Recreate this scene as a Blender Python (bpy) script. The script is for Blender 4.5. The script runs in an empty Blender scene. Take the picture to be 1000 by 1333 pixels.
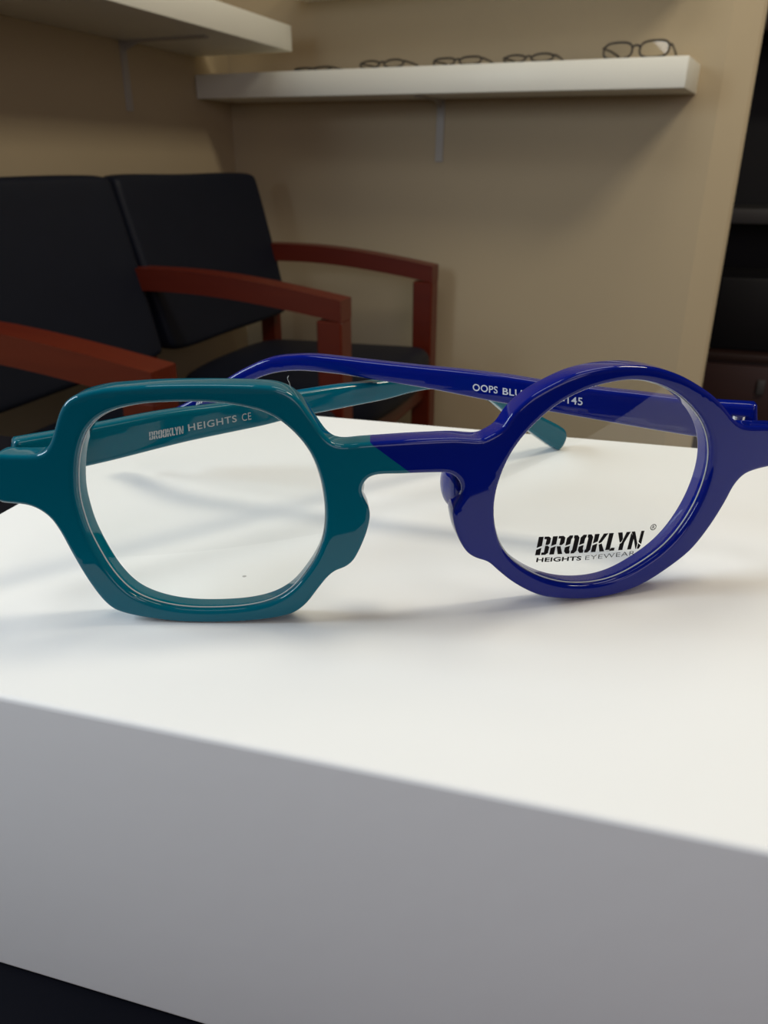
import bpy, bmesh, math
import numpy as np
from mathutils import Vector, Matrix, geometry

S = bpy.context.scene
COL = S.collection
rad = math.radians
W, H, F = 1000.0, 1333.0, 1000.0
PITCH = rad(24.27)
CAM = Vector((0, 0, 0.886))
BOX_TOP = 0.813
TABLE_TOP = 0.7465

# ------------------------------------------------------------------ helpers
def ray(px, py):
    x = (px - W / 2) / F; y = (H / 2 - py) / F
    c, s = math.cos(PITCH), math.sin(PITCH)
    return Vector((x, c + y * s, -s + y * c))

def mesh_obj(name, verts, faces, mat, parent=None, loc=(0, 0, 0), rotz=0, smooth=True, sharp=None):
    me = bpy.data.meshes.new(name)
    me.from_pydata([tuple(v) for v in verts], [], faces)
    me.validate()
    bm = bmesh.new(); bm.from_mesh(me)
    bmesh.ops.recalc_face_normals(bm, faces=bm.faces)
    bm.to_mesh(me); bm.free()
    if smooth:
        me.polygons.foreach_set('use_smooth', [True] * len(me.polygons))
        if sharp:
            me.set_sharp_from_angle(angle=rad(sharp))
    o = bpy.data.objects.new(name, me)
    COL.objects.link(o)
    if mat: me.materials.append(mat)
    if parent is not None: o.parent = parent
    o.location = loc; o.rotation_euler = (0, 0, rotz)
    return o

def bm_obj(name, bm, mat, parent=None, loc=(0, 0, 0), rotz=0, smooth=False, sharp=30):
    bmesh.ops.recalc_face_normals(bm, faces=bm.faces)
    me = bpy.data.meshes.new(name); bm.to_mesh(me); bm.free()
    if smooth:
        me.polygons.foreach_set('use_smooth', [True] * len(me.polygons))
        me.set_sharp_from_angle(angle=rad(sharp))
    o = bpy.data.objects.new(name, me); COL.objects.link(o)
    if mat: me.materials.append(mat)
    if parent is not None: o.parent = parent
    o.location = loc; o.rotation_euler = (0, 0, rotz)
    return o

def empty(name, loc, rotz=0, label=None, cat=None, group=None):
    o = bpy.data.objects.new(name, None); COL.objects.link(o)
    o.empty_display_size = 0.05
    o.location = loc; o.rotation_euler = (0, 0, rotz)
    tag(o, label, cat, group)
    return o

def tag(o, label=None, cat=None, group=None, kind=None):
    if label: o['label'] = label
    if cat: o['category'] = cat
    if group: o['group'] = group
    if kind: o['kind'] = kind
    return o

def add_box(bm, x0, x1, y0, y1, z0, z1, bev=0.0, seg=2):
    r = bmesh.ops.create_cube(bm, size=1.0)
    vs = r['verts']
    for v in vs:
        v.co = Vector(((x0 + x1) / 2 + v.co.x * (x1 - x0), (y0 + y1) / 2 + v.co.y * (y1 - y0), (z0 + z1) / 2 + v.co.z * (z1 - z0)))
    if bev > 0:
        es = list({e for v in vs for e in v.link_edges})
        bmesh.ops.bevel(bm, geom=es, offset=bev, segments=seg, profile=0.5, affect='EDGES')

def box_obj(name, x0, x1, y0, y1, z0, z1, mat, parent=None, bev=0.003, seg=2, loc=(0, 0, 0), rotz=0):
    bm = bmesh.new(); add_box(bm, x0, x1, y0, y1, z0, z1, bev, seg)
    return bm_obj(name, bm, mat, parent, loc, rotz, smooth=bev > 0, sharp=30)

def smooth_loop(pts, step, closed=True):
    """Catmull-Rom through the points, resampled evenly."""
    P = [np.array(p, float) for p in pts]
    n = len(P); out = []
    rng = range(n) if closed else range(n - 1)
    for i in rng:
        if closed:
            p0, p1, p2, p3 = P[(i - 1) % n], P[i], P[(i + 1) % n], P[(i + 2) % n]
        else:
            p1, p2 = P[i], P[i + 1]
            p0 = P[i - 1] if i > 0 else 2 * p1 - p2
            p3 = P[i + 2] if i + 2 < n else 2 * p2 - p1
        # centripetal
        a = 0.5
        t0 = 0; t1 = t0 + max(np.linalg.norm(p1 - p0), 1e-9) ** a
        t2 = t1 + max(np.linalg.norm(p2 - p1), 1e-9) ** a
        t3 = t2 + max(np.linalg.norm(p3 - p2), 1e-9) ** a
        for t in np.linspace(t1, t2, 12, endpoint=False):
            A1 = (t1 - t) / (t1 - t0) * p0 + (t - t0) / (t1 - t0) * p1
            A2 = (t2 - t) / (t2 - t1) * p1 + (t - t1) / (t2 - t1) * p2
            A3 = (t3 - t) / (t3 - t2) * p2 + (t - t2) / (t3 - t2) * p3
            B1 = (t2 - t) / (t2 - t0) * A1 + (t - t0) / (t2 - t0) * A2
            B2 = (t3 - t) / (t3 - t1) * A2 + (t - t1) / (t3 - t1) * A3
            out.append((t2 - t) / (t2 - t1) * B1 + (t - t1) / (t2 - t1) * B2)
    if not closed: out.append(P[-1])
    out = np.array(out)
    ring = np.vstack([out, out[:1]]) if closed else out
    seg = np.linalg.norm(np.diff(ring, axis=0), axis=1)
    cum = np.concatenate([[0], np.cumsum(seg)])
    m = max(8, int(round(cum[-1] / step)))
    ts = np.linspace(0, cum[-1], m + (0 if closed else 1), endpoint=not closed)
    return np.stack([np.interp(ts, cum, ring[:, k]) for k in range(2)], axis=1)

def inside(pts, loops):
    res = np.zeros(len(pts), bool)
    x, y = pts[:, 0], pts[:, 1]
    for L in loops:
        x0, y0 = L[:, 0], L[:, 1]
        x1, y1 = np.roll(x0, -1), np.roll(y0, -1)
        for i in range(len(L)):
            if y0[i] == y1[i]: continue
            c = (y0[i] > y) != (y1[i] > y)
            xi = (x1[i] - x0[i]) * (y - y0[i]) / (y1[i] - y0[i]) + x0[i]
            res ^= c & (x < xi)
    return res

def dist(pts, loops):
    d = np.full(len(pts), 1e9)
    for L in loops:
        A = L; B = np.roll(L, -1, axis=0); AB = B - A; l2 = (AB ** 2).sum(1) + 1e-18
        for i in range(len(A)):
            t = np.clip(((pts - A[i]) @ AB[i]) / l2[i], 0, 1)
            q = A[i] + t[:, None] * AB[i]
            d = np.minimum(d, np.sqrt(((pts - q) ** 2).sum(1)))
    return d

def rounded_plate(name, loops, T, r, mapfn, mat, parent, grid=0.0011, rings=5, thick=None, origin=(0, 0, 0), back_r=None, sharp=None):
    """Solid of the 2-D outline (holes after the first loop) with rounded edges.
    mapfn(u, v, w) places a point; w runs through the thickness."""
    loops = [np.asarray(l, float) for l in loops]
    pts = []; edges = []; nb = 0
    for L in loops:
        k = len(L)
        pts.append(L); edges += [(nb + i, nb + (i + 1) % k) for i in range(k)]; nb += k
    cand = []
    for L in loops:
        tan = np.roll(L, -1, 0) - np.roll(L, 1, 0)
        nrm = np.stack([-tan[:, 1], tan[:, 0]], 1); nrm /= np.linalg.norm(nrm, axis=1)[:, None] + 1e-12
        test = inside(L + nrm * r * 0.05, loops)
        nrm[~test] *= -1
        for q in range(1, rings + 1):
            dd = r * (1 - math.cos(q / rings * math.pi / 2))
            c = L + nrm * dd
            ok = inside(c, loops)
            c = c[ok]
            if len(c):
                c = c[np.abs(dist(c, loops) - dd) < 0.08 * dd + 1e-7]
                cand.append(c)
    allp = np.vstack(loops); mn, mx = allp.min(0), allp.max(0)
    gx, gy = np.meshgrid(np.arange(mn[0], mx[0], grid), np.arange(mn[1], mx[1], grid * 0.87))
    gx[1::2] += grid / 2
    g = np.stack([gx.ravel(), gy.ravel()], 1)
    g = g[inside(g, loops)]
    g = g[dist(g, loops) > r * 1.06 + grid * 0.25]
    cand.append(g)
    extra = np.vstack(cand)
    P2 = np.vstack([allp, extra])
    vo, eo, fo, _, _, _ = geometry.delaunay_2d_cdt([Vector(p) for p in P2], edges, [], 0, 1e-8)
    V = np.array([[v.x, v.y] for v in vo])
    F3 = np.array([list(f) for f in fo])
    cen = V[F3].mean(1)
    F3 = F3[inside(cen, loops)]
    d = dist(V, loops)
    d[:nb] = 0.0
    def prof(d, Th, rr):
        rr = np.minimum(rr, Th / 2)
        q = np.clip(rr - d, 0, rr)
        return Th / 2 - rr + np.sqrt(np.maximum(rr * rr - q * q, 0))
    Tv = np.array([thick(u, v) for u, v in V]) if thick else np.full(len(V), T)
    hf = prof(d, Tv, r); hb = prof(d, Tv, back_r if back_r else r)
    verts = [mapfn(V[i, 0], V[i, 1], -hf[i]) for i in range(len(V))] + [mapfn(V[i, 0], V[i, 1], hb[i]) for i in range(len(V))]
    n = len(V); o = Vector(origin)
    verts = [Vector(v) - o for v in verts]
    faces = [tuple(f) for f in F3.tolist()] + [tuple(n + i for i in f[::-1]) for f in F3.tolist()]
    # side walls
    from collections import Counter
    ec = Counter()
    for a, b, c in F3.tolist():
        for e in ((a, b), (b, c), (c, a)):
            ec[tuple(sorted(e))] += 1
    for (a, b), k in ec.items():
        if k == 1: faces.append((a, b, n + b, n + a))
    return mesh_obj(name, verts, faces, mat, parent, smooth=True, sharp=sharp)

def tube(bm, pts, rr, seg=10, cap=True, flat=None):
    pts = [Vector(p) for p in pts]
    rings = []
    prev_n = None
    for i, p in enumerate(pts):
        t = (pts[min(i + 1, len(pts) - 1)] - pts[max(i - 1, 0)]).normalized()
        if prev_n is None:
            up = Vector((0, 0, 1)) if abs(t.z) < 0.9 else Vector((1, 0, 0))
            nrm = t.cross(up).normalized()
        else:
            nrm = (prev_n - t * prev_n.dot(t)).normalized()
        prev_n = nrm
        bn = t.cross(nrm)
        ri = rr[i] if hasattr(rr, '__len__') else rr
        rings.append([bm.verts.new(p + nrm * math.cos(2 * math.pi * k / seg) * ri + bn * math.sin(2 * math.pi * k / seg) * ri) for k in range(seg)])
    for a, b in zip(rings, rings[1:]):
        for k in range(seg):
            bm.faces.new((a[k], a[(k + 1) % seg], b[(k + 1) % seg], b[k]))
    if cap:
        bm.faces.new(rings[0][::-1]); bm.faces.new(rings[-1])

# ------------------------------------------------------------------ materials
def new_mat(name):
    m = bpy.data.materials.new(name); m.use_nodes = True
    nt = m.node_tree
    return m, nt, nt.nodes['Principled BSDF']

def mat_plain(name, col, rough=0.5, spec=0.5, metal=0.0, var=0.0, vscale=40, bump=0.0, bscale=200, bdist=0.001, coat=0.0):
    m, nt, b = new_mat(name)
    b.inputs['Base Color'].default_value = (*col, 1)
    b.inputs['Roughness'].default_value = rough
    b.inputs['Specular IOR Level'].default_value = spec
    b.inputs['Metallic'].default_value = metal
    b.inputs['Coat Weight'].default_value = coat
    b.inputs['Coat Roughness'].default_value = 0.05
    tc = nt.nodes.new('ShaderNodeTexCoord')
    if var > 0:
        n = nt.nodes.new('ShaderNodeTexNoise'); n.inputs['Scale'].default_value = vscale; n.inputs['Detail'].default_value = 4
        nt.links.new(tc.outputs['Object'], n.inputs['Vector'])
        mx = nt.nodes.new('ShaderNodeMix'); mx.data_type = 'RGBA'
        mx.inputs['A'].default_value = (*[c * (1 - var) for c in col], 1)
        mx.inputs['B'].default_value = (*[min(1, c * (1 + var)) for c in col], 1)
        nt.links.new(n.outputs['Fac'], mx.inputs['Factor'])
        nt.links.new(mx.outputs['Result'], b.inputs['Base Color'])
    if bump > 0:
        n2 = nt.nodes.new('ShaderNodeTexNoise'); n2.inputs['Scale'].default_value = bscale; n2.inputs['Detail'].default_value = 3
        nt.links.new(tc.outputs['Object'], n2.inputs['Vector'])
        bp = nt.nodes.new('ShaderNodeBump'); bp.inputs['Strength'].default_value = bump; bp.inputs['Distance'].default_value = bdist
        nt.links.new(n2.outputs['Fac'], bp.inputs['Height'])
        nt.links.new(bp.outputs['Normal'], b.inputs['Normal'])
    return m

TEAL = (0.0, 0.115, 0.172)
BLUE = (0.0008, 0.008, 0.185)
m_teal = mat_plain('teal_acetate', TEAL, 0.07, 0.33)
m_blue = mat_plain('blue_acetate', BLUE, 0.07, 0.33)

def mat_front(p_top, p_bot):
    """teal left of the diagonal lamination line through two points of the bridge, blue right of it"""
    m, nt, b = new_mat('two_tone_acetate')
    tc = nt.nodes.new('ShaderNodeTexCoord')
    d = (p_bot - p_top); nrm = Vector((-d.y, d.x)); 
    nrm.normalize()
    if nrm.x < 0: nrm = -nrm
    vm = nt.nodes.new('ShaderNodeVectorMath'); vm.operation = 'DOT_PRODUCT'
    vm.inputs[1].default_value = (nrm.x, 0, nrm.y)
    nt.links.new(tc.outputs['Object'], vm.inputs[0])
    gt = nt.nodes.new('ShaderNodeMath'); gt.operation = 'GREATER_THAN'; gt.inputs[1].default_value = nrm.dot(p_top)
    nt.links.new(vm.outputs['Value'], gt.inputs[0])
    mx = nt.nodes.new('ShaderNodeMix'); mx.data_type = 'RGBA'
    mx.inputs['A'].default_value = (*TEAL, 1); mx.inputs['B'].default_value = (*BLUE, 1)
    sp = nt.nodes.new('ShaderNodeSeparateXYZ'); nt.links.new(tc.outputs['Object'], sp.inputs[0])
    g3 = nt.nodes.new('ShaderNodeMath'); g3.operation = 'GREATER_THAN'; g3.inputs[1].default_value = p_bot.x
    nt.links.new(sp.outputs['X'], g3.inputs[0])
    mm = nt.nodes.new('ShaderNodeMath'); mm.operation = 'MAXIMUM'
    nt.links.new(gt.outputs[0], mm.inputs[0]); nt.links.new(g3.outputs[0], mm.inputs[1])
    nt.links.new(mm.outputs[0], mx.inputs['Factor'])
    nt.links.new(mx.outputs['Result'], b.inputs['Base Color'])
    b.inputs['Roughness'].default_value = 0.04
    b.inputs['Specular IOR Level'].default_value = 0.33
    return m

def mat_lens():
    m = bpy.data.materials.new('clear_lens'); m.use_nodes = True
    nt = m.node_tree; nt.nodes.clear()
    out = nt.nodes.new('ShaderNodeOutputMaterial')
    tr = nt.nodes.new('ShaderNodeBsdfTransparent'); tr.inputs['Color'].default_value = (0.985, 0.99, 0.985, 1)
    gl = nt.nodes.new('ShaderNodeBsdfGlossy'); gl.inputs['Roughness'].default_value = 0.02
    fr = nt.nodes.new('ShaderNodeFresnel'); fr.inputs['IOR'].default_value = 1.45
    mx = nt.nodes.new('ShaderNodeMixShader')
    ge = nt.nodes.new('ShaderNodeNewGeometry')
    iv = nt.nodes.new('ShaderNodeMath'); iv.operation = 'SUBTRACT'; iv.inputs[0].default_value = 1.6
    k2 = nt.nodes.new('ShaderNodeMath'); k2.operation = 'MULTIPLY'; k2.inputs[1].default_value = 1.6
    nt.links.new(ge.outputs['Backfacing'], k2.inputs[0]); nt.links.new(k2.outputs[0], iv.inputs[1])
    k3 = nt.nodes.new('ShaderNodeMath'); k3.operation = 'MULTIPLY'; k3.use_clamp = True   # reflects once, on the way in, for both faces
    nt.links.new(fr.outputs[0], k3.inputs[0]); nt.links.new(iv.outputs[0], k3.inputs[1])
    nt.links.new(k3.outputs[0], mx.inputs[0]); nt.links.new(tr.outputs[0], mx.inputs[1]); nt.links.new(gl.outputs[0], mx.inputs[2])
    nt.links.new(mx.outputs[0], out.inputs['Surface'])
    return m
m_lens = mat_lens()
m_ink = mat_plain('black_ink', (0.006, 0.005, 0.006), 0.6, 0.1)
m_silver_ink = mat_plain('silver_ink', (0.42, 0.47, 0.48), 0.5)
m_white_ink = mat_plain('white_ink', (0.72, 0.76, 0.85), 0.5)
m_steel = mat_plain('hinge_steel', (0.6, 0.6, 0.62), 0.25, 0.5, 1.0)

def mat_box():
    m, nt, b = new_mat('white_card')
    tc = nt.nodes.new('ShaderNodeTexCoord')
    n = nt.nodes.new('ShaderNodeTexNoise'); n.inputs['Scale'].default_value = 14; n.inputs['Detail'].default_value = 4
    nt.links.new(tc.outputs['Object'], n.inputs['Vector'])
    mx = nt.nodes.new('ShaderNodeMix'); mx.data_type = 'RGBA'
    mx.inputs['A'].default_value = (0.80, 0.80, 0.785, 1); mx.inputs['B'].default_value = (0.86, 0.86, 0.85, 1)
    nt.links.new(n.outputs['Fac'], mx.inputs['Factor'])
    # sparse little specks of dirt
    vo = nt.nodes.new('ShaderNodeTexVoronoi'); vo.inputs['Scale'].default_value = 55
    nt.links.new(tc.outputs['Object'], vo.inputs['Vector'])
    wn = nt.nodes.new('ShaderNodeSeparateColor'); nt.links.new(vo.outputs['Color'], wn.inputs[0])
    lt = nt.nodes.new('ShaderNodeMath'); lt.operation = 'LESS_THAN'; lt.inputs[1].default_value = 0.022
    nt.links.new(vo.outputs['Distance'], lt.inputs[0])
    g2 = nt.nodes.new('ShaderNodeMath'); g2.operation = 'GREATER_THAN'; g2.inputs[1].default_value = 0.7
    nt.links.new(wn.outputs[0], g2.inputs[0])
    mu = nt.nodes.new('ShaderNodeMath'); mu.operation = 'MULTIPLY'
    nt.links.new(lt.outputs[0], mu.inputs[0]); nt.links.new(g2.outputs[0], mu.inputs[1])
    m2 = nt.nodes.new('ShaderNodeMath'); m2.operation = 'MULTIPLY'; m2.inputs[1].default_value = 0.55
    nt.links.new(mu.outputs[0], m2.inputs[0])
    mx2 = nt.nodes.new('ShaderNodeMix'); mx2.data_type = 'RGBA'
    mx2.inputs['B'].default_value = (0.12, 0.11, 0.1, 1)
    nt.links.new(m2.outputs[0], mx2.inputs['Factor']); nt.links.new(mx.outputs['Result'], mx2.inputs['A'])
    nt.links.new(mx2.outputs['Result'], b.inputs['Base Color'])
    b.inputs['Roughness'].default_value = 0.55
    b.inputs['Specular IOR Level'].default_value = 0.3
    n2 = nt.nodes.new('ShaderNodeTexNoise'); n2.inputs['Scale'].default_value = 160; n2.inputs['Detail'].default_value = 5
    nt.links.new(tc.outputs['Object'], n2.inputs['Vector'])
    bp = nt.nodes.new('ShaderNodeBump'); bp.inputs['Strength'].default_value = 0.08; bp.inputs['Distance'].default_value = 0.0006
    nt.links.new(n2.outputs['Fac'], bp.inputs['Height']); nt.links.new(bp.outputs['Normal'], b.inputs['Normal'])
    return m
m_box = mat_box()

m_wall = mat_plain('tan_wall_paint', (0.50, 0.405, 0.265), 0.7, 0.3, var=0.05, vscale=3, bump=0.25, bscale=260, bdist=0.001)
m_shelf = mat_plain('cream_shelf', (0.86, 0.85, 0.765), 0.4, 0.4, var=0.03, vscale=8)
m_bracket = mat_plain('bracket_paint', (0.45, 0.42, 0.38), 0.5)
m_vinyl = mat_plain('navy_vinyl', (0.006, 0.008, 0.016), 0.55, 0.2, var=0.12, vscale=20, bump=0.25, bscale=420, bdist=0.0006)
def mat_wood(name, a, bcol, rough, scale=(3, 30, 30)):
    m, nt, b = new_mat(name)
    tc = nt.nodes.new('ShaderNodeTexCoord'); mp = nt.nodes.new('ShaderNodeMapping'); mp.inputs['Scale'].default_value = scale
    n = nt.nodes.new('ShaderNodeTexNoise'); n.inputs['Scale'].default_value = 2.5; n.inputs['Detail'].default_value = 6; n.inputs['Distortion'].default_value = 0.6
    nt.links.new(tc.outputs['Object'], mp.inputs['Vector']); nt.links.new(mp.outputs['Vector'], n.inputs['Vector'])
    mx = nt.nodes.new('ShaderNodeMix'); mx.data_type = 'RGBA'
    mx.inputs['A'].default_value = (*a, 1); mx.inputs['B'].default_value = (*bcol, 1)
    nt.links.new(n.outputs['Fac'], mx.inputs['Factor']); nt.links.new(mx.outputs['Result'], b.inputs['Base Color'])
    b.inputs['Roughness'].default_value = rough
    return m
m_mahog = mat_wood('mahogany_stain', (0.075, 0.0055, 0.001), (0.12, 0.012, 0.002), 0.35, (30, 3, 30))
m_darkwood = mat_wood('unlit_dark_wood', (0.012, 0.004, 0.003), (0.022, 0.007, 0.005), 0.5)  # dark wood coloured near-black, standing in for the unlit space beyond the wall
m_black = mat_plain('black_plastic', (0.004, 0.004, 0.006), 0.5, 0.3)
m_grey = mat_plain('dark_grey_laminate', (0.045, 0.042, 0.045), 0.5)
m_table = mat_plain('dark_navy_laminate', (0.002, 0.002, 0.005), 0.65, 0.08, var=0.1, vscale=60)
m_carpet = mat_plain('brown_carpet', (0.09, 0.07, 0.055), 0.95, 0.1, var=0.3, vscale=120, bump=0.6, bscale=300, bdist=0.004)
m_ceil = mat_plain('ceiling_paint', (0.45, 0.43, 0.38), 0.8)
m_wire = mat_plain('dark_wire', (0.012, 0.009, 0.009), 0.4, 0.4)
m_demo = m_lens

# ------------------------------------------------------------------ room shell
RD = Vector((0.35, 0.937)).normalized()          # along the left wall, away from us
FD = Vector((RD.y, -RD.x))                       # out of the left wall, into the room
BA = rad(-27.5)
BD = Vector((math.cos(BA), math.sin(BA)))        # along the back wall, to the right
BN = Vector((BD.y, -BD.x))                       # out of the back wall, into the room
CORNER = Vector((-0.43, 2.435))
CEIL = 2.55

def wall(name, a, b, z0, z1, thick, nrm, mat=None):
    """slab whose visible face runs a->b; nrm points into the room"""
    a = Vector(a); b = Vector(b); q = -nrm * thick
    P = [a, b, b + q, a + q]
    v = [(p.x, p.y, z0) for p in P] + [(p.x, p.y, z1) for p in P]
    f = [(0, 1, 2, 3), (4, 5, 6, 7), (0, 1, 5, 4), (1, 2, 6, 5), (2, 3, 7, 6), (3, 0, 4, 7)]
    o = mesh_obj(name, v, f, mat or m_wall, smooth=False)
    return tag(o, kind='structure')

ledge = CORNER - RD * 5.2
wall('wall_left', ledge, CORNER + RD * 0.12, 0, CEIL, 0.1, FD)
END = CORNER + BD * 1.285                       # where the back wall turns
wall('wall_back', CORNER, END, 0, CEIL, 0.1, BN)
RET = END + Vector((0.071, -0.006))
m_wallend = m_wall
def prism(name, P, z0, z1, mat):
    k = len(P)
    v = [(p[0], p[1], z0) for p in P] + [(p[0], p[1], z1) for p in P]
    f = [tuple(range(k)), tuple(range(k, 2 * k))] + [(i, (i + 1) % k, k + (i + 1) % k, k + i) for i in range(k)]
    return mesh_obj(name, v, f, mat, smooth=False)
# rounded end of the wall
pp = [END, RET - Vector((0.012, -0.001)), RET - Vector((0.003, -0.004)), RET + Vector((0.0, 0.013)), RET + Vector((0.03, 0.13)), END + Vector((0.05, 0.18)), END - BN * 0.1 + BD * 0.01]
tag(prism('trim_1', pp, 0, CEIL, m_wallend), kind='structure')
wall('wall_far', (-0.6, 3.9), (3.6, 3.9), 0, CEIL, 0.1, Vector((0, -1)))
wall('wall_right', (3.5, 3.9), (3.5, -2.6), 0, CEIL, 0.1, Vector((-1, 0)))
wall('wall_front', (3.5, -2.5), (-2.6, -2.5), 0, CEIL, 0.1, Vector((0, 1)))
bm = bmesh.new(); add_box(bm, -2.7, 3.7, -2.7, 4.1, -0.1, 0); tag(bm_obj('floor', bm, m_carpet), kind='structure')
bm = bmesh.new(); add_box(bm, -2.7, 3.7, -2.7, 4.1, CEIL, CEIL + 0.1); tag(bm_obj('ceiling', bm, m_ceil), kind='structure')

# ------------------------------------------------------------------ table and white box
TY = rad(-15.6)
TN = Vector((math.sin(-TY), math.cos(TY)))       # away from us
TU = Vector((math.cos(TY), math.sin(TY)))
FRONT = Vector((-0.058, 0.0944))
LC = Vector((-0.104, 0.107))                      # near left corner of the box
t = empty('table', (LC.x, LC.y, 0), TY, 'dark navy table under the white box, seen at the lower left corner', 'table')
box_obj('tabletop', -0.45, 0.75, -0.45, 0.27, TABLE_TOP - 0.03, TABLE_TOP, m_table, t, 0.004)
for x in (-0.42, 0.72):
    for y in (-0.42, 0.24):
        box_obj('leg', x - 0.025, x + 0.025, y - 0.025, y + 0.025, 0, TABLE_TOP - 0.03, m_table, t, 0.003)
b = box_obj('cardboard_box', 0, 0.32, 0, 0.148, 0, BOX_TOP - TABLE_TOP, m_box, None, 0.0011, 3, loc=(LC.x, LC.y, TABLE_TOP), rotz=TY)
tag(b, 'plain white cardboard box lying flat under the two-colour eyeglasses', 'box')

# ------------------------------------------------------------------ the eyeglasses
YAW = rad(6.85)
C0 = Vector((0.005, 0.1208))
U = Vector((math.cos(YAW), math.sin(YAW))); N = Vector((-math.sin(YAW), math.cos(YAW)))
R0 = 0.26
TILT = 0.0
def surf(u, z):
    return u * u / (2 * R0) - 0.0022 + TILT * z
def front_pt(u, v, w):
    """u across, v up from the box top, w through the thickness (away from us positive)"""
    sl = u / R0
    L = math.hypot(1, sl)
    uu = u - w * sl / L; nn = surf(u, v) + w / L
    p = C0 + U * uu + N * nn
    return Vector((p.x, p.y, BOX_TOP + v))
def px_front(px, py, w=0.0):
    d = ray(px, py)
    lo, hi = 0.05, 0.4
    def g(t):
        p = CAM + d * t
        q = Vector((p.x, p.y)) - C0
        u = q.dot(U); return q.dot(N) - surf(u, p.z - BOX_TOP) - w
    for _ in range(60):
        mid = (lo + hi) / 2
        if g(mid) > 0: hi = mid
        else: lo = mid
    p = CAM + d * lo
    return ((Vector((p.x, p.y)) - C0).dot(U), p.z - BOX_TOP)

OUT = [(-3, 588), (20, 587), (45, 587), (60, 585), (69, 578), (75, 566), (79, 552), (83, 537), (88, 525), (95, 516), (107, 509.5), (122, 505), (140, 501.5), (170, 499), (200, 497), (240, 496), (290, 496), (340, 497.5),
       (362, 500), (379, 507), (391, 517), (403, 533), (414, 549), (424, 563), (434, 571), (446, 573.5), (470, 571.5), (500, 569.5), (530, 567.5), (560, 566), (590, 565), (612, 566.5), (624, 566.5), (634, 562), (647, 554), (662, 533), (684, 513),
       (714, 495.5), (741, 483.5), (770, 476), (800, 472.5), (825, 472.5), (845, 475), (865, 480.5), (883, 488), (902, 499), (920, 512), (934, 527), (944, 540), (954, 548), (966, 550.5), (985, 550.5), (1010, 551), (1017, 552), (1019, 557), (1019, 580), (1017, 592), (1008, 599.5),
       (990, 603), (970, 608), (957, 614), (946, 626), (934, 648), (914, 680), (890, 710), (860, 734), (830, 753), (804, 764), (780, 770), (750, 773), (720, 772), (700, 769), (680, 761), (660, 749), (644, 736), (631, 725), (617, 720.5), (607, 715), (599, 705),
       (591, 688), (587, 672), (586, 660), (592, 648), (597, 637), (597, 626), (591, 616), (581, 610.5), (565, 610), (550, 610.3), (520, 611.5), (493, 612.3), (481, 615), (473, 623), (470, 632), (473, 643), (479, 654), (481, 664), (478, 682), (468, 708),
       (458, 725), (448, 732), (437, 736), (427, 744), (414, 760), (400, 778), (384, 790), (360, 796.5), (320, 801), (280, 802.3), (240, 801.5), (200, 797), (170, 791), (154, 785), (140, 773), (120, 746), (100, 712), (86, 686), (74, 669), (60, 658), (45, 652), (30, 650), (8, 647), (2, 640), (-2, 630), (-4, 610)]
HOLE1 = [(107, 640), (106, 600), (110, 576), (116, 559), (124, 547), (134, 538), (148, 530.5), (165, 525.5), (190, 521), (220, 519), (260, 518.5), (290, 520), (310, 523), (338, 529), (356, 536), (372, 547), (388, 562), (401, 578), (410, 594), (418, 617), (423, 642), (424.5, 668), (422, 692), (414, 716), (399, 740), (381, 761), (358, 775), (328, 783),
         (280, 786.5), (240, 785), (205, 778), (176, 765), (152, 741), (133, 711), (119, 683), (112, 661)]
HOLE2 = [(641, 640), (639.5, 660), (642, 684), (649, 705), (662, 722), (681, 736), (702, 746.5), (730, 753.5), (760, 754), (780, 751), (800, 744.5), (828, 729), (857, 708), (878, 685), (897, 655), (909, 627), (916, 600), (917, 585), (915, 565), (909, 548), (899, 533), (887, 520), (875, 510), (858, 500.5), (838, 493.5), (818, 491),
         (800, 492.5), (770, 499), (742, 510), (721, 522), (701, 538), (681, 558), (663, 582), (652, 604), (644.5, 625)]
loops = [[px_front(*p) for p in L] for L in (OUT, HOLE1, HOLE2)]
zmin = min(p[1] for p in loops[0])
loops = [[(u, z - zmin) for u, z in L] for L in loops]
print('front zmin', zmin, 'u range', min(p[0] for p in loops[0]), max(p[0] for p in loops[0]))
Ls = [smooth_loop(L, 0.00045) for L in loops]
def relax(L, sigma, step=0.00045):
    k = int(3 * sigma / step); w_ = np.exp(-0.5 * (np.arange(-k, k + 1) * step / sigma) ** 2); w_ /= w_.sum()
    return sum(w_[i + k] * np.roll(L, -i, axis=0) for i in range(-k, k + 1))
Ls = [relax(Ls[0], 0.0005), relax(Ls[1], 0.0011), relax(Ls[2], 0.0016)]
Ls[2] = Ls[2].mean(0) + (Ls[2] - Ls[2].mean(0)) * 1.006
z_ = Ls[0][:, 1].min(); Ls[0][:, 1] -= z_

ROOT = Vector((C0.x, C0.y, BOX_TOP))
g = empty('eyeglasses', ROOT, 0, 'eyeglasses with one square teal rim and one round blue rim, standing on white box', 'eyeglasses')

pt = Vector(px_front(474, 566)); pb = Vector(px_front(536, 612))
def to_obj2(p):   # (u,z) -> world offset from ROOT in x,z
    q = front_pt(p.x, p.y, -0.0023) - ROOT
    return Vector((q.x, q.z))
m_front = mat_front(to_obj2(pt), to_obj2(pb))
front = rounded_plate('front_frame', Ls, 0.0048, 0.0008, front_pt, m_front, g, origin=ROOT, rings=6, grid=0.001)
tag(front, 'teal and blue two-tone acetate front, split on the bridge')

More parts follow.
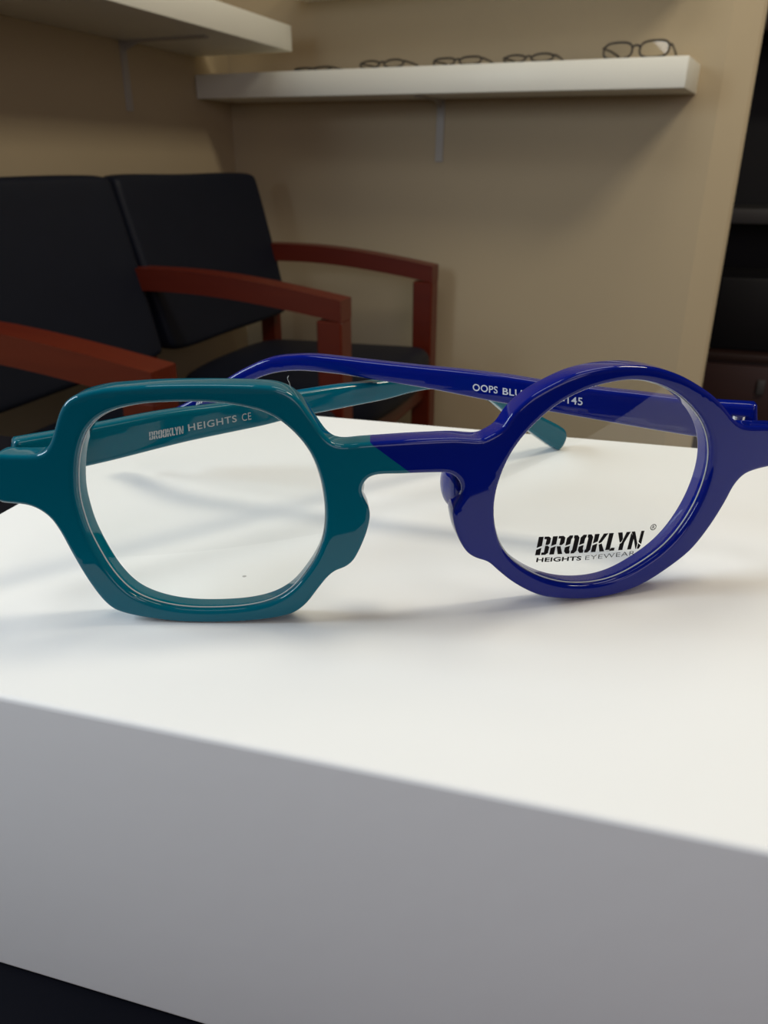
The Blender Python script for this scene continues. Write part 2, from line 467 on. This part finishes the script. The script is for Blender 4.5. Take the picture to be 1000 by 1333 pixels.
# lenses
def lens(hole):
    c = hole.mean(0)
    v = hole - c
    L = c + v * (1 + 0.0004 / np.linalg.norm(v, axis=1))[:, None]
    return rounded_plate('lens', [L], 0.0012, 0.0002, lambda u, v, w: front_pt(u, v, w - 0.0004), m_lens, g, origin=ROOT, rings=1, grid=0.0025, sharp=20)
lens1 = lens(Ls[1]); lens2 = lens(Ls[2])
m_edge = mat_plain('polished_lens_edge', (0.55, 0.60, 0.60), 0.2, 0.5)
def lens_edge(hole, par):
    c = hole.mean(0); v = c - hole
    L = hole + v * (0.00006 / np.linalg.norm(v, axis=1))[:, None]
    bmx = bmesh.new(); n_ = len(L); q_ = []
    for i in range(n_):
        t_ = L[(i + 1) % n_] - L[i - 1]; t_ = t_ / np.linalg.norm(t_); nn = np.array([-t_[1], t_[0]])
        ring = []
        for k in range(6):
            a_ = 2 * math.pi * k / 6; e_ = L[i] + nn * 0.00013 * math.cos(a_)
            ring.append(bmx.verts.new(front_pt(e_[0], e_[1], -0.0010 + 0.00013 * math.sin(a_)) - ROOT))
        q_.append(ring)
    for i in range(n_):
        a_, b_ = q_[i], q_[(i + 1) % n_]
        for k in range(6): bmx.faces.new((a_[k], a_[(k + 1) % 6], b_[(k + 1) % 6], b_[k]))
    return bm_obj('lens_edge', bmx, m_edge, par, smooth=True, sharp=180)
lens_edge(Ls[1], lens1); lens_edge(Ls[2], lens2)
tag(lens1, 'clear squarish lens'); tag(lens2, 'clear round lens with black printed writing')

# temples: profile drawn in a vertical plane
def temple(A, B, top_pts, bot_pts, T, mat, r=0.0013, origin=ROOT):
    A = Vector(A); B = Vector(B); D = (B - A).normalized(); Nn = Vector((-D.y, D.x))
    def px2(px, py, off=0.0):
        d = ray(px, py)
        # (cam + d t - A).Nn = off
        den = d.x * Nn.x + d.y * Nn.y
        t = (A.x * Nn.x + A.y * Nn.y + off - CAM.x * Nn.x - CAM.y * Nn.y) / den
        p = CAM + d * t
        return ((Vector((p.x, p.y)) - A).dot(D), p.z - BOX_TOP)
    def mp(u, v, w):
        p = A + D * u + Nn * w
        return Vector((p.x, p.y, BOX_TOP + v))
    loop = [px2(*p) for p in top_pts] + [px2(*p) for p in bot_pts]
    return loop, mp, px2, D, Nn

TA, TB = (-0.0648, 0.128), (0.0484, 0.2053)
t_top = [(16, 578), (16.4, 573), (18, 571), (30, 568.5), (80, 560), (140, 548.5), (200, 537), (240, 531), (290, 525), (340, 516), (391, 508.5), (440, 501), (481, 496), (530, 490), (575, 488), (610, 492), (640, 503), (668, 520), (702, 541), (725, 553), (732, 559), (733, 568)]
t_bot = [(727, 581), (723, 584), (716, 581), (690, 563), (660, 540), (640, 524), (618, 511), (590, 505), (560, 505), (530, 510), (500, 518), (440, 530), (372, 544), (340, 552), (240, 573), (140, 598), (100, 607), (60, 616), (30, 622), (16, 622)]
loop, mpT, pxT, DT, NT = temple(TA, TB, t_top, t_bot, 0.0035, m_teal)
zm = min(p[1] for p in loop); print('teal temple zmin', zm, 'len', max(p[0] for p in loop))
loop = [(u, max(z, 0.0)) for u, z in loop]
tl = rounded_plate('temple', [smooth_loop(loop, 0.0006)], 0.0038, 0.0010, mpT, m_teal, g, origin=ROOT, rings=5, grid=0.0013)
tag(tl, 'teal temple with silver lettering')

BA_, BB_ = (0.0715, 0.1445), (-0.0588, 0.1868)
b_top = [(985.5, 534), (985.2, 525.5), (984, 524.2), (976, 523.5), (934, 521), (880, 516), (830, 510), (780, 504.5), (704, 495), (660, 488), (600, 481), (540, 475), (484, 469), (440, 464), (410, 461), (387, 461), (354, 464.5), (323, 477), (295, 493), (248, 521), (224, 533), (203, 544), (192, 551), (189, 560)]
b_bot = [(192, 570), (200, 574), (212, 571), (235, 556), (270, 533), (300, 512), (336, 492), (358, 484.5), (387, 481), (440, 485), (500, 494.5), (559, 504), (600, 512), (640, 520), (712, 533), (780, 545), (840, 555.5), (904, 566), (950, 573), (984, 578.5), (985.4, 577)]
loop, mpB, pxB, DB, NB = temple(BA_, BB_, b_top, b_bot, 0.0035, m_blue)
print('blue temple zmin', min(p[1] for p in loop), 'len', max(p[0] for p in loop))
tb = rounded_plate('temple', [smooth_loop(loop, 0.0006)], 0.0038, 0.0010, mpB, m_blue, g, origin=ROOT, rings=5, grid=0.0013)
tag(tb, 'blue temple with white lettering')

# end blocks and hinges behind the front's outer ends
def hinge(px, py, mat_, A, D):
    # acetate block from the back of the front, plus metal barrel
    u, z = px_front(px, py)
    p0 = front_pt(u, z - zmin, 0.0023) - ROOT
    p1 = Vector((A[0], A[1], BOX_TOP + z - zmin)) - ROOT
    bmh = bmesh.new()
    for k in (-1, 0, 1):
        c = p0.lerp(p1, 0.75) + Vector((D.x, D.y, 0)) * 0.002 + Vector((0, 0, k * 0.0021))
        tube(bmh, [c + Vector((0, 0, -0.001)), c + Vector((0, 0, 0.001))], 0.0013, 14)
    tube(bmh, [p0, p0.lerp(p1, 0.75) + Vector((D.x, D.y, 0)) * 0.002], 0.0009, 10)
    c = p0.lerp(p1, 0.75) + Vector((D.x, D.y, 0)) * 0.002
    tube(bmh, [c, c + Vector((D.x, D.y, 0)) * 0.007], 0.0009, 10)
    return bm_obj('hinge', bmh, m_steel, g, smooth=True)
tag(hinge(24, 630, m_teal, TA, DT), 'small steel hinge'); tag(hinge(982, 580, m_blue, BA_, DB), 'small steel hinge')

# nose pads: built-up lobes on the back of the front
def pad(px, py, mat_, side, dn, su, sv, sw):
    u, z = px_front(px, py)
    bmp = bmesh.new()
    bmesh.ops.create_uvsphere(bmp, u_segments=28, v_segments=18, radius=1.0)
    for v in bmp.verts:
        x, y, zz = v.co
        w = y * sw + dn
        uu = u + x * su + side * max(0, w - 0.002) * 0.18
        v.co = front_pt(uu, z - zmin + zz * sv - 0.0006 * y, w) - ROOT
    return bm_obj('nose_pad', bmp, mat_, g, smooth=True, sharp=180)
pad(597, 640, m_blue, -1, 0.0035, 0.0015, 0.0042, 0.0040)
pad(464, 643, m_teal, 1, 0.0035, 0.0012, 0.0026, 0.0042)

# ---- lettering
def glyph(ch):
    """heavy stencil capitals as polygons in a unit-high cell"""
    s = 0.25
    G = {
     'B': (0.66, [[(0, 0), (s, 0), (s, .40), (0, .30)], [(0, .40), (s, .50), (s, 1), (0, 1)],
                  [(.30, 0), (.52, 0), (.64, .1), (.64, .42), (.55, .5), (.42, .5), (.42, .14), (.30, .14)],
                  [(.30, .86), (.42, .86), (.42, .54), (.55, .54), (.64, .62), (.64, .9), (.52, 1), (.30, 1)]]),
     'R': (0.68, [[(0, 0), (s, 0), (s, .46), (0, .36)], [(0, .46), (s, .56), (s, 1), (0, 1)],
                  [(.30, .86), (.42, .86), (.42, .50), (.56, .50), (.66, .6), (.66, .9), (.54, 1), (.30, 1)],
                  [(.30, .44), (.50, .44), (.68, 0), (.44, 0), (.36, .25)]]),
     'O': (0.66, [[(.30, 0), (.30, .14), (s, .2), (s, .44), (0, .36), (0, .14), (.12, 0)],
                  [(0, .44), (s, .53), (s, .8), (.30, .86), (.30, 1), (.12, 1), (0, .86)],
                  [(.36, 0), (.54, 0), (.66, .14), (.66, .86), (.54, 1), (.36, 1), (.36, .86), (.41, .8), (.41, .2), (.36, .14)]]),
     'K': (0.70, [[(0, 0), (s, 0), (s, .48), (0, .38)], [(0, .48), (s, .58), (s, 1), (0, 1)],
                  [(.29, .55), (.48, 1), (.72, 1), (.46, .52), (.33, .46)], [(.33, .40), (.48, .46), (.72, 0), (.46, 0)]]),
     'L': (0.44, [[(0, 0.06), (s, .06), (s, 1), (0, 1)], [(0, 0), (.50, 0), (.50, .17), (.30, .17), (.22, .02)]]),
     'Y': (0.66, [[(-.02, 1), (.23, 1), (.34, .62), (.27, .44), (.2, .44)], [(.45, 1), (.68, 1), (.46, .40), (.46, 0), (.22, 0), (.22, .38), (.30, .40)]]),
     'N': (0.72, [[(0, 0), (.22, 0), (.22, .62), (0, .95)], [(0, 1), (.2, 1), (.50, .30), (.50, 0), (.46, 0), (.26, .50)],
                  [(.54, .38), (.72, .25), (.72, 1), (.54, 1)], [(.54, 0), (.66, 0), (.72, .18), (.54, .32)]]),
    }
    return G[ch]
def stencil_word(word, slant=0.0, gap=0.06):
    polys = []; x = 0
    for ch in word:
        w, ps = glyph(ch)
        for p in ps: polys.append([(x + a + slant * b, b) for a, b in p])
        x += w + gap
    return polys, x - gap
def font_word(text, xs=1.0, bold=0.0, spacing=1.0):
    cu = bpy.data.curves.new('lettering', 'FONT'); cu.body = text; cu.offset = bold; cu.space_character = spacing; cu.resolution_u = 4
    ob = bpy.data.objects.new('lettering', cu); COL.objects.link(ob)
    dg = bpy.context.evaluated_depsgraph_get(); dg.update()
    me = ob.evaluated_get(dg).to_mesh()
    vs = [(v.co.x, v.co.y) for v in me.vertices]; fs = [tuple(p.vertices) for p in me.polygons]
    ob.evaluated_get(dg).to_mesh_clear()
    bpy.data.objects.remove(ob); bpy.data.curves.remove(cu)
    x0 = min(v[0] for v in vs); x1 = max(v[0] for v in vs); y0 = min(v[1] for v in vs); y1 = max(v[1] for v in vs)
    return [((x - x0) / (x1 - x0), (y - y0) / (y1 - y0)) for x, y in vs], fs
class Print:
    def __init__(s): s.v = []; s.f = []
    def poly(s, pts): 
        i = len(s.v); s.v += pts
        tri = geometry.tessellate_polygon([[Vector((p[0], p[1], 0)) for p in pts]])
        s.f += [tuple(i + k for k in t) for t in tri]
    def mesh(s, vs, fs):
        i = len(s.v); s.v += vs; s.f += [tuple(i + k for k in f) for f in fs]
def quadmap(bl, br, tl):
    bl, br, tl = (np.array(p, float) for p in (bl, br, tl))
    return lambda x, y: tuple(bl + (br - bl) * x + (tl - bl) * y)
def flat_print(name, P, mapfn, w, mat_, parent):
    # thin raised ink: front skin plus rim
    bmx = bmesh.new()
    vs = [bmx.verts.new(mapfn(u, v, w) - ROOT) for u, v in P.v]
    for f in P.f:
        try: bmx.faces.new([vs[i] for i in f])
        except ValueError: pass
    return bm_obj(name, bmx, mat_, parent)

def add_stencil(P, word, q, slant=0.0):
    ps, wd = stencil_word(word, slant)
    for p in ps: P.poly([q(a / wd, b) for a, b in p])
def add_text(P, text, q, **k):
    vs, fs = font_word(text, **k)
    P.mesh([q(a, b) for a, b in vs], fs)

PF = lambda x, y: (lambda r: (r[0], r[1] - zmin))(px_front(x, y, -0.0011))
P = Print()
add_stencil(P, 'BROOKLYN', quadmap(PF(696, 722.8), PF(832, 714), PF(696.6, 699)), 0.17)
add_text(P, 'HEIGHTS', quadmap(PF(697.3, 731.8), PF(755.5, 729.5), PF(698.2, 726)), bold=0.03, spacing=1.05)
add_text(P, 'EYEWEAR', quadmap(PF(761, 729), PF(825, 722.5), PF(761.6, 723.4)), bold=-0.012, spacing=1.05)
c = np.array(PF(849.5, 686.2)); ro, ri = 0.00062, 0.00048
k = 24; i0 = len(P.v)
for q in range(k):
    a = 2 * math.pi * q / k; P.v += [(c[0] + ro * math.cos(a), c[1] + ro * math.sin(a)), (c[0] + ri * math.cos(a), c[1] + ri * math.sin(a))]
for q in range(k):
    a, b2 = i0 + 2 * q, i0 + 2 * ((q + 1) % k); P.f.append((a, b2, b2 + 1, a + 1))
add_text(P, 'R', quadmap((c[0] - .00026, c[1] - .00033), (c[0] + .00028, c[1] - .00033), (c[0] - .0002, c[1] + .00033)), bold=0.02)
tag(flat_print('lens_print', P, front_pt, -0.00112, m_ink, lens2), 'black stencil lettering printed on the lens')

# inner face of each temple is the one towards the viewer (w < 0 or > 0 depending on its plane)
def facing(mp, D, Nn):
    p = mp(0.05, 0.02, 0.0); v = CAM - p
    return 1 if v.x * Nn.x + v.y * Nn.y > 0 else -1
sT = facing(mpT, DT, NT); sB = facing(mpB, DB, NB)
wT, wB = sT * 0.00196, sB * 0.00196
PT = lambda x, y: pxT(x, y, wT); PB = lambda x, y: pxB(x, y, wB)
P = Print()
add_stencil(P, 'BROOKLYN', quadmap(PT(194.5, 573), PT(239, 564.5), PT(194, 562.5)))
add_text(P, 'HEIGHTS', quadmap(PT(245.5, 561.5), PT(308.5, 549), PT(244.5, 552.5)), bold=0.012, spacing=1.12)
add_text(P, 'CE', quadmap(PT(315.5, 548.5), PT(327.5, 546), PT(314.5, 539)), bold=0.0, spacing=1.1)
flat_print('temple_print', P, mpT, wT, m_silver_ink, tl)
P = Print()
add_text(P, 'OOPS', quadmap(PB(615.5, 508.5), PB(648, 512.5), PB(615.5, 499.3)), bold=0.012, spacing=1.05)
add_text(P, 'BLUE', quadmap(PB(654.5, 513.6), PB(688, 517.8), PB(654.5, 504.8)), bold=0.012, spacing=1.05)
add_text(P, '7-145', quadmap(PB(723.5, 523.2), PB(758.5, 528), PB(723.5, 513.2)), bold=0.008, spacing=1.05)
P2 = Print()
for k in range(3):
    q = quadmap(PB(255 + k * 3, 528 - k * 1.2), PB(257 + k * 3, 527 - k * 1.2), PB(256 + k * 3, 524 - k * 1.2))
    P2.poly([q(0, 0), q(1, 0), q(1, 1), q(0, 1)])
flat_print('temple_tip_mark', P2, mpB, wB, m_white_ink, tb)
flat_print('temple_print', P, mpB, wB, m_white_ink, tb)

# a stray hair on the teal rim
hp = [(378.5, 505), (377.5, 501), (376.5, 497.5), (374.6, 494), (374.4, 491), (375.8, 489)]
hb = bmesh.new()
def hair_pt(x, y):
    u_, z_ = px_front(x, y, 0.0); return front_pt(u_, z_ - zmin, 0.0)
h0 = hair_pt(*hp[0])
tube(hb, [hair_pt(*p) - h0 for p in hp], 0.00005, 6)
tag(bm_obj('lint_hair', hb, m_edge, None, loc=h0, smooth=True, sharp=180), 'tiny pale curled hair stuck on the top right of the teal rim', 'lint')

# ------------------------------------------------------------------ waiting room seats
O1 = Vector((-0.072, 1.49))
AW = 0.58
ch = empty('waiting_room_seat', (O1.x, O1.y, 0), math.atan2(RD.y, RD.x), 'dark navy two-seat waiting room bench with shared reddish wooden arms along left wall', 'seat')
ARM_Z = 0.66
def bar(name, pts, w, parent):
    """flat-sided bar in the plane x=const: pts = (y, ztop, zbot)"""
    x0 = pts[0][3] - w / 2; x1 = pts[0][3] + w / 2
    bmx = bmesh.new(); R_ = []
    for y, zt, zb, _ in pts:
        R_.append([bmx.verts.new(p) for p in ((x0, y, zb), (x1, y, zb), (x1, y, zt), (x0, y, zt))])
    for a, c_ in zip(R_, R_[1:]):
        for k in range(4): bmx.faces.new((a[k], a[(k + 1) % 4], c_[(k + 1) % 4], c_[k]))
    bmx.faces.new(R_[0][::-1]); bmx.faces.new(R_[-1])
    es = [e for e in bmx.edges if e.calc_face_angle(0) > 0.5]
    bmesh.ops.bevel(bmx, geom=es, offset=0.005, segments=3, profile=0.5, affect='EDGES')
    return bm_obj(name, bmx, m_mahog, parent, smooth=True, sharp=50)
for a in (-AW, 0.0, AW):
    pts = []
    for q in range(13):
        s_ = q / 12.0
        y = s_ * 0.50
        zt = ARM_Z - 0.004 + 0.040 * math.sin(min(1.0, s_ * 1.25) * math.pi / 2)
        th = 0.040 + 0.004 * s_
        pts.append((y, zt, zt - th, a))
    bar('armrest', pts, 0.052, ch)
    box_obj('front_leg', a - 0.026, a + 0.026, 0.0, 0.052, 0, ARM_Z - 0.043, m_mahog, ch, 0.003, 1)
    bar('rear_leg', [(0.46, 0.66, 0.0, a), (0.50, 0.66, 0.0, a)], 0.04, ch)
for k in (0, 1):
    a0 = (k - 1) * AW; a1 = a0 + AW
    # seat: cushion with a rounded, bowed front
    x0, x1 = a0 + 0.045, a1 - 0.045; xm = (x0 + x1) / 2
    L = [(x0, 0.02), (x0 + 0.03, -0.012), (xm - 0.1, -0.032), (xm, -0.035), (xm + 0.1, -0.032), (x1 - 0.03, -0.012), (x1, 0.02), (x1, 0.2), (x1, 0.40), (x1 - 0.03, 0.445), (xm, 0.45), (x0 + 0.03, 0.445), (x0, 0.40), (x0, 0.2)]
    def seat_map(u, v, w): 
        crown = 0.018 * (1 - ((u - xm) / 0.25) ** 2) * (1 if w > 0 else 0)
        return Vector((u, v, 0.415 + w * 1.0 + crown - 0.02 * v))
    rounded_plate('seat', [smooth_loop(L, 0.012)], 0.085, 0.032, seat_map, m_vinyl, ch, grid=0.03, rings=5)
    box_obj('seat_rail', a0 + 0.02, a1 - 0.02, 0.012, 0.036, 0.315, 0.368, m_mahog, ch, 0.003)
    box_obj('seat_rail', a0 + 0.02, a1 - 0.02, 0.462, 0.486, 0.315, 0.368, m_mahog, ch, 0.003)
    # back: padded panel leaning back
    x0, x1 = a0 + 0.006, a1 - 0.006
    L = [(x0 + 0.016, 0.525), (x0 + 0.011, 0.533), (x0 + 0.006, 0.60), (x0, 0.72), (x0 - 0.0, 0.852), (x0 + 0.003, 0.861), (x0 + 0.012, 0.866), (xm, 0.868), (x1 - 0.012, 0.866), (x1 - 0.003, 0.861), (x1, 0.852), (x1, 0.72), (x1 - 0.006, 0.60), (x1 - 0.011, 0.533), (x1 - 0.016, 0.525), (xm, 0.515)]
    def back_map(u, v, w):
        bow = 0.012 * (1 - ((u - xm) / 0.27) ** 2)
        return Vector((u, 0.435 + (v - 0.53) * 0.26 + w + bow, v))
    rounded_plate('backrest', [smooth_loop(L, 0.008)], 0.05, 0.014, back_map, m_vinyl, ch, grid=0.03, rings=5)

# ------------------------------------------------------------------ shelves
def shelf(name, origin, D, Nrm, length, depth, z0, th, brackets, label):
    """origin on the wall at the shelf's start, D along the wall, Nrm into the room"""
    r = empty(name, (origin.x, origin.y, z0), math.atan2(D.y, D.x), label, 'shelf')
    # local x along the wall; local y = rot90(D). wall side sign:
    sgn = 1 if Vector((-D.y, D.x)).dot(Nrm) > 0 else -1
    y0, y1 = sorted((0.0, sgn * depth))
    box_obj('board', 0, length, y0, y1, 0, th, m_shelf, r, 0.0015)
    for bx in brackets:
        bmx = bmesh.new()
        ya, yb = sorted((0.0, sgn * 0.004)); add_box(bmx, bx - 0.010, bx + 0.010, ya, yb, -0.14, 0)
        ya, yb = sorted((0.0, sgn * depth * 0.8)); add_box(bmx, bx - 0.010, bx + 0.010, ya, yb, -0.004, 0)
        pts = [(sgn * 0.003, -0.05), (sgn * 0.006, -0.02), (sgn * 0.05, -0.004), (sgn * 0.003, -0.003)]
        vs0 = [bmx.verts.new((bx - 0.002, y, z)) for y, z in pts]; vs1 = [bmx.verts.new((bx + 0.002, y, z)) for y, z in pts]
        bmx.faces.new(vs0); bmx.faces.new(vs1[::-1])
        for q in range(4): bmx.faces.new((vs0[q], vs0[(q + 1) % 4], vs1[(q + 1) % 4], vs1[q]))
        bm_obj('bracket', bmx, m_bracket, r)
    return r
SH_D = 0.17
SH0 = 0.022
SH_L = 1.215
SZ = CAM.z + 0.159
SAG = math.atan2(0.020, SH_L)                     # the shelf hangs a touch lower at its right end
r = shelf('wall_shelf', CORNER + BD * SH0, BD, BN, SH_L, SH_D, SZ, 0.055, [0.623], 'cream wall shelf on the back wall with a row of eyeglasses on it')
r.rotation_euler.y = SAG
LZ = CAM.z + 0.2555
shelf('wall_shelf', CORNER - RD * 1.70, RD, FD, 1.70 - 0.158, 0.277, LZ, 0.055, [1.243], 'cream wall shelf high on the left wall above the seats')

shelf('wall_shelf', CORNER + BD * 0.26, BD, BN, 0.98, SH_D, CAM.z + 0.378, 0.055, [], 'cream wall shelf on the back wall above the eyeglasses shelf')
# eyeglasses on the back shelf
def wire_glasses(s, w, h, tilt, label, round_=False):
    """s metres along the shelf"""
    p = CORNER + BD * (SH0 + s) + BN * (SH_D - 0.035)
    r = empty('wire_eyeglasses', (p.x, p.y, SZ + 0.0553 - s * math.tan(SAG)), math.atan2(BD.y, BD.x), label, 'eyeglasses', 'eyeglasses on the back shelf')
    lw = w * 0.42
    rr = 0.0021
    ct, st = math.cos(tilt), math.sin(tilt)
    def tp(x, z): return Vector((x, z * st, z * ct + rr))
    for sg in (-1, 1):
        cx = sg * w * 0.265; bmx = bmesh.new(); pts = []
        for q in range(33):
            a = 2 * math.pi * q / 32
            ex = 2.0 if round_ else 2.8
            x = math.copysign(abs(math.cos(a)) ** (2 / ex), math.cos(a)) * lw / 2
            z = math.copysign(abs(math.sin(a)) ** (2 / ex), math.sin(a)) * h / 2
            pts.append(tp(cx + x, h / 2 + z))
        tube(bmx, pts, rr, 8)
        bm_obj('rim', bmx, m_wire, r, smooth=True, sharp=80)
        vs = [tp(cx, h / 2)] + pts[:-1]
        mesh_obj('lens', vs, [(0, i, i % 32 + 1) for i in range(1, 33)], m_lens, r)
        bmx = bmesh.new()
        e = tp(sg * (w * 0.265 + lw / 2 - 0.001), h * 0.72); k = Vector((sg * 0.004, 0.004, 0))
        tube(bmx, [e, e + k, e + k + Vector((-sg * 0.004, 0.05, 0.0)), e + k + Vector((-sg * 0.008, 0.11, -0.004)), e + k + Vector((-sg * 0.01, 0.135, -h * 0.6))], rr, 8)
        bm_obj('temple', bmx, m_wire, r, smooth=True, sharp=80)
    bmx = bmesh.new()
    i = w * 0.265 - lw / 2
    tube(bmx, [tp(-i, h * 0.66), tp(-i * 0.4, h * 0.78), tp(i * 0.4, h * 0.78), tp(i, h * 0.66)], rr, 8)
    bm_obj('bridge', bmx, m_wire, r, smooth=True, sharp=80)
    return r
wire_glasses(1.105, 0.136, 0.031, 0.25, 'thin dark wire eyeglasses at the right end of the back shelf')
wire_glasses(0.88, 0.116, 0.018, 0.5, 'low dark wire eyeglasses on back shelf, next left of the end pair', True)
wire_glasses(0.715, 0.12, 0.018, 0.5, 'dark eyeglasses on back shelf above the wall bracket')
wire_glasses(0.525, 0.12, 0.018, 0.4, 'dark eyeglasses near the middle of back shelf, left of the bracket', True)
wire_glasses(0.335, 0.11, 0.010, 0.7, 'flat-lying dark eyeglasses nearest the left wall on back shelf')

# ------------------------------------------------------------------ dark furniture beyond the wall's end
cb = empty('bookcase', (1.22, 2.66, 0), rad(-20), 'tall dark wooden bookcase in the shadow beyond the wall end', 'bookcase')
box_obj('side_panel', -0.36, -0.33, -0.05, 0.33, 0, 2.1, m_darkwood, cb, 0.002)
box_obj('side_panel', 0.67, 0.70, -0.05, 0.33, 0, 2.1, m_darkwood, cb, 0.002)
box_obj('back_panel', -0.33, 0.67, 0.31, 0.33, 0, 2.1, m_black, cb, 0)
for z in (0.05, 0.40, 0.715, 1.25, 1.70, 2.05):
    box_obj('shelf_board', -0.33, 0.67, -0.04, 0.31, z, z + 0.045, m_grey if z == 0.715 else m_darkwood, cb, 0.002)
lc = empty('low_cabinet', (1.15, 2.22, 0), rad(-20), 'low red-brown wooden cabinet in the dark beyond the wall end', 'cabinet')
m_rb = mat_wood('red_brown_wood', (0.018, 0.004, 0.003), (0.03, 0.006, 0.004), 0.5)
box_obj('body', -0.25, 0.55, -0.12, 0.20, 0.04, 0.385, m_rb, lc, 0.002)
box_obj('top', -0.26, 0.56, -0.13, 0.21, 0.385, 0.405, m_darkwood, lc, 0.002)
box_obj('plinth', -0.23, 0.53, -0.09, 0.18, 0, 0.04, m_black, lc, 0)
for x in (-0.24, 0.155):
    d_ = box_obj('door', x, x + 0.385, -0.134, -0.12, 0.06, 0.375, m_rb, lc, 0.002)
    box_obj('handle', x + 0.18, x + 0.20, -0.146, -0.134, 0.30, 0.34, m_grey, d_, 0.002)
tag(box_obj('printer', -0.2, 0.28, -0.08, 0.17, 0, 0.20, m_black, None, 0.008, loc=(1.15, 2.22, 0.405), rotz=rad(-20)), 'black boxy device standing on the low red-brown cabinet', 'printer')

# ------------------------------------------------------------------ light
def area(name, loc, target, sx, sy, power, col, spread=180):
    l = bpy.data.lights.new(name, 'AREA'); l.shape = 'RECTANGLE'; l.size = sx; l.size_y = sy; l.energy = power; l.color = col
    l.spread = rad(spread)
    o = bpy.data.objects.new(name, l); COL.objects.link(o); o.location = loc
    d = Vector(target) - Vector(loc)
    o.rotation_euler = d.to_track_quat('-Z', 'Y').to_euler()
    return o
area('ceiling_panel_light', (1.25, 0.50, 2.5), (1.0, 0.55, 0), 0.35, 0.6, 20, (1.0, 0.91, 0.72))
area('ceiling_panel_light', (0.45, 1.15, 2.5), (0.45, 1.15, 0), 0.7, 0.9, 6, (1.0, 0.93, 0.76))
area('ceiling_panel_light', (-0.45, 0.35, 2.5), (-0.45, 0.35, 0), 0.6, 0.6, 4.5, (0.94, 0.98, 1.0))
area('ceiling_panel_light', (0.70, -0.90, 2.5), (0.70, -0.90, 0), 0.6, 1.2, 5, (1.0, 0.93, 0.86))
area('window_light', (-1.14, 0.16, 1.36), (0.0, 0.12, 0.80), 0.5, 0.6, 11.5, (0.72, 0.87, 1.0))
area('window_light', (0.9, -2.3, 1.5), (0.4, 0.1, 0.9), 1.4, 1.2, 11, (0.95, 0.86, 1.0))

w = bpy.data.worlds.new('World'); S.world = w; w.use_nodes = True
w.node_tree.nodes['Background'].inputs[0].default_value = (0.6, 0.7, 0.9, 1)
w.node_tree.nodes['Background'].inputs[1].default_value = 0.02

# ------------------------------------------------------------------ camera
cam = bpy.data.cameras.new('camera'); co = bpy.data.objects.new('camera', cam); COL.objects.link(co)
co.location = CAM; co.rotation_euler = (math.pi / 2 - PITCH, 0, 0)
cam.sensor_fit = 'HORIZONTAL'; cam.sensor_width = 36; cam.lens = 36.0 * F / W
cam.clip_start = 0.005
cam.dof.use_dof = True; cam.dof.focus_distance = 0.14; cam.dof.aperture_fstop = 54
S.camera = co
S.view_settings.view_transform = 'Standard'; S.view_settings.look = 'None'
S.view_settings.exposure = 0.15; S.view_settings.gamma = 1.0; S.view_settings.use_curve_mapping = False
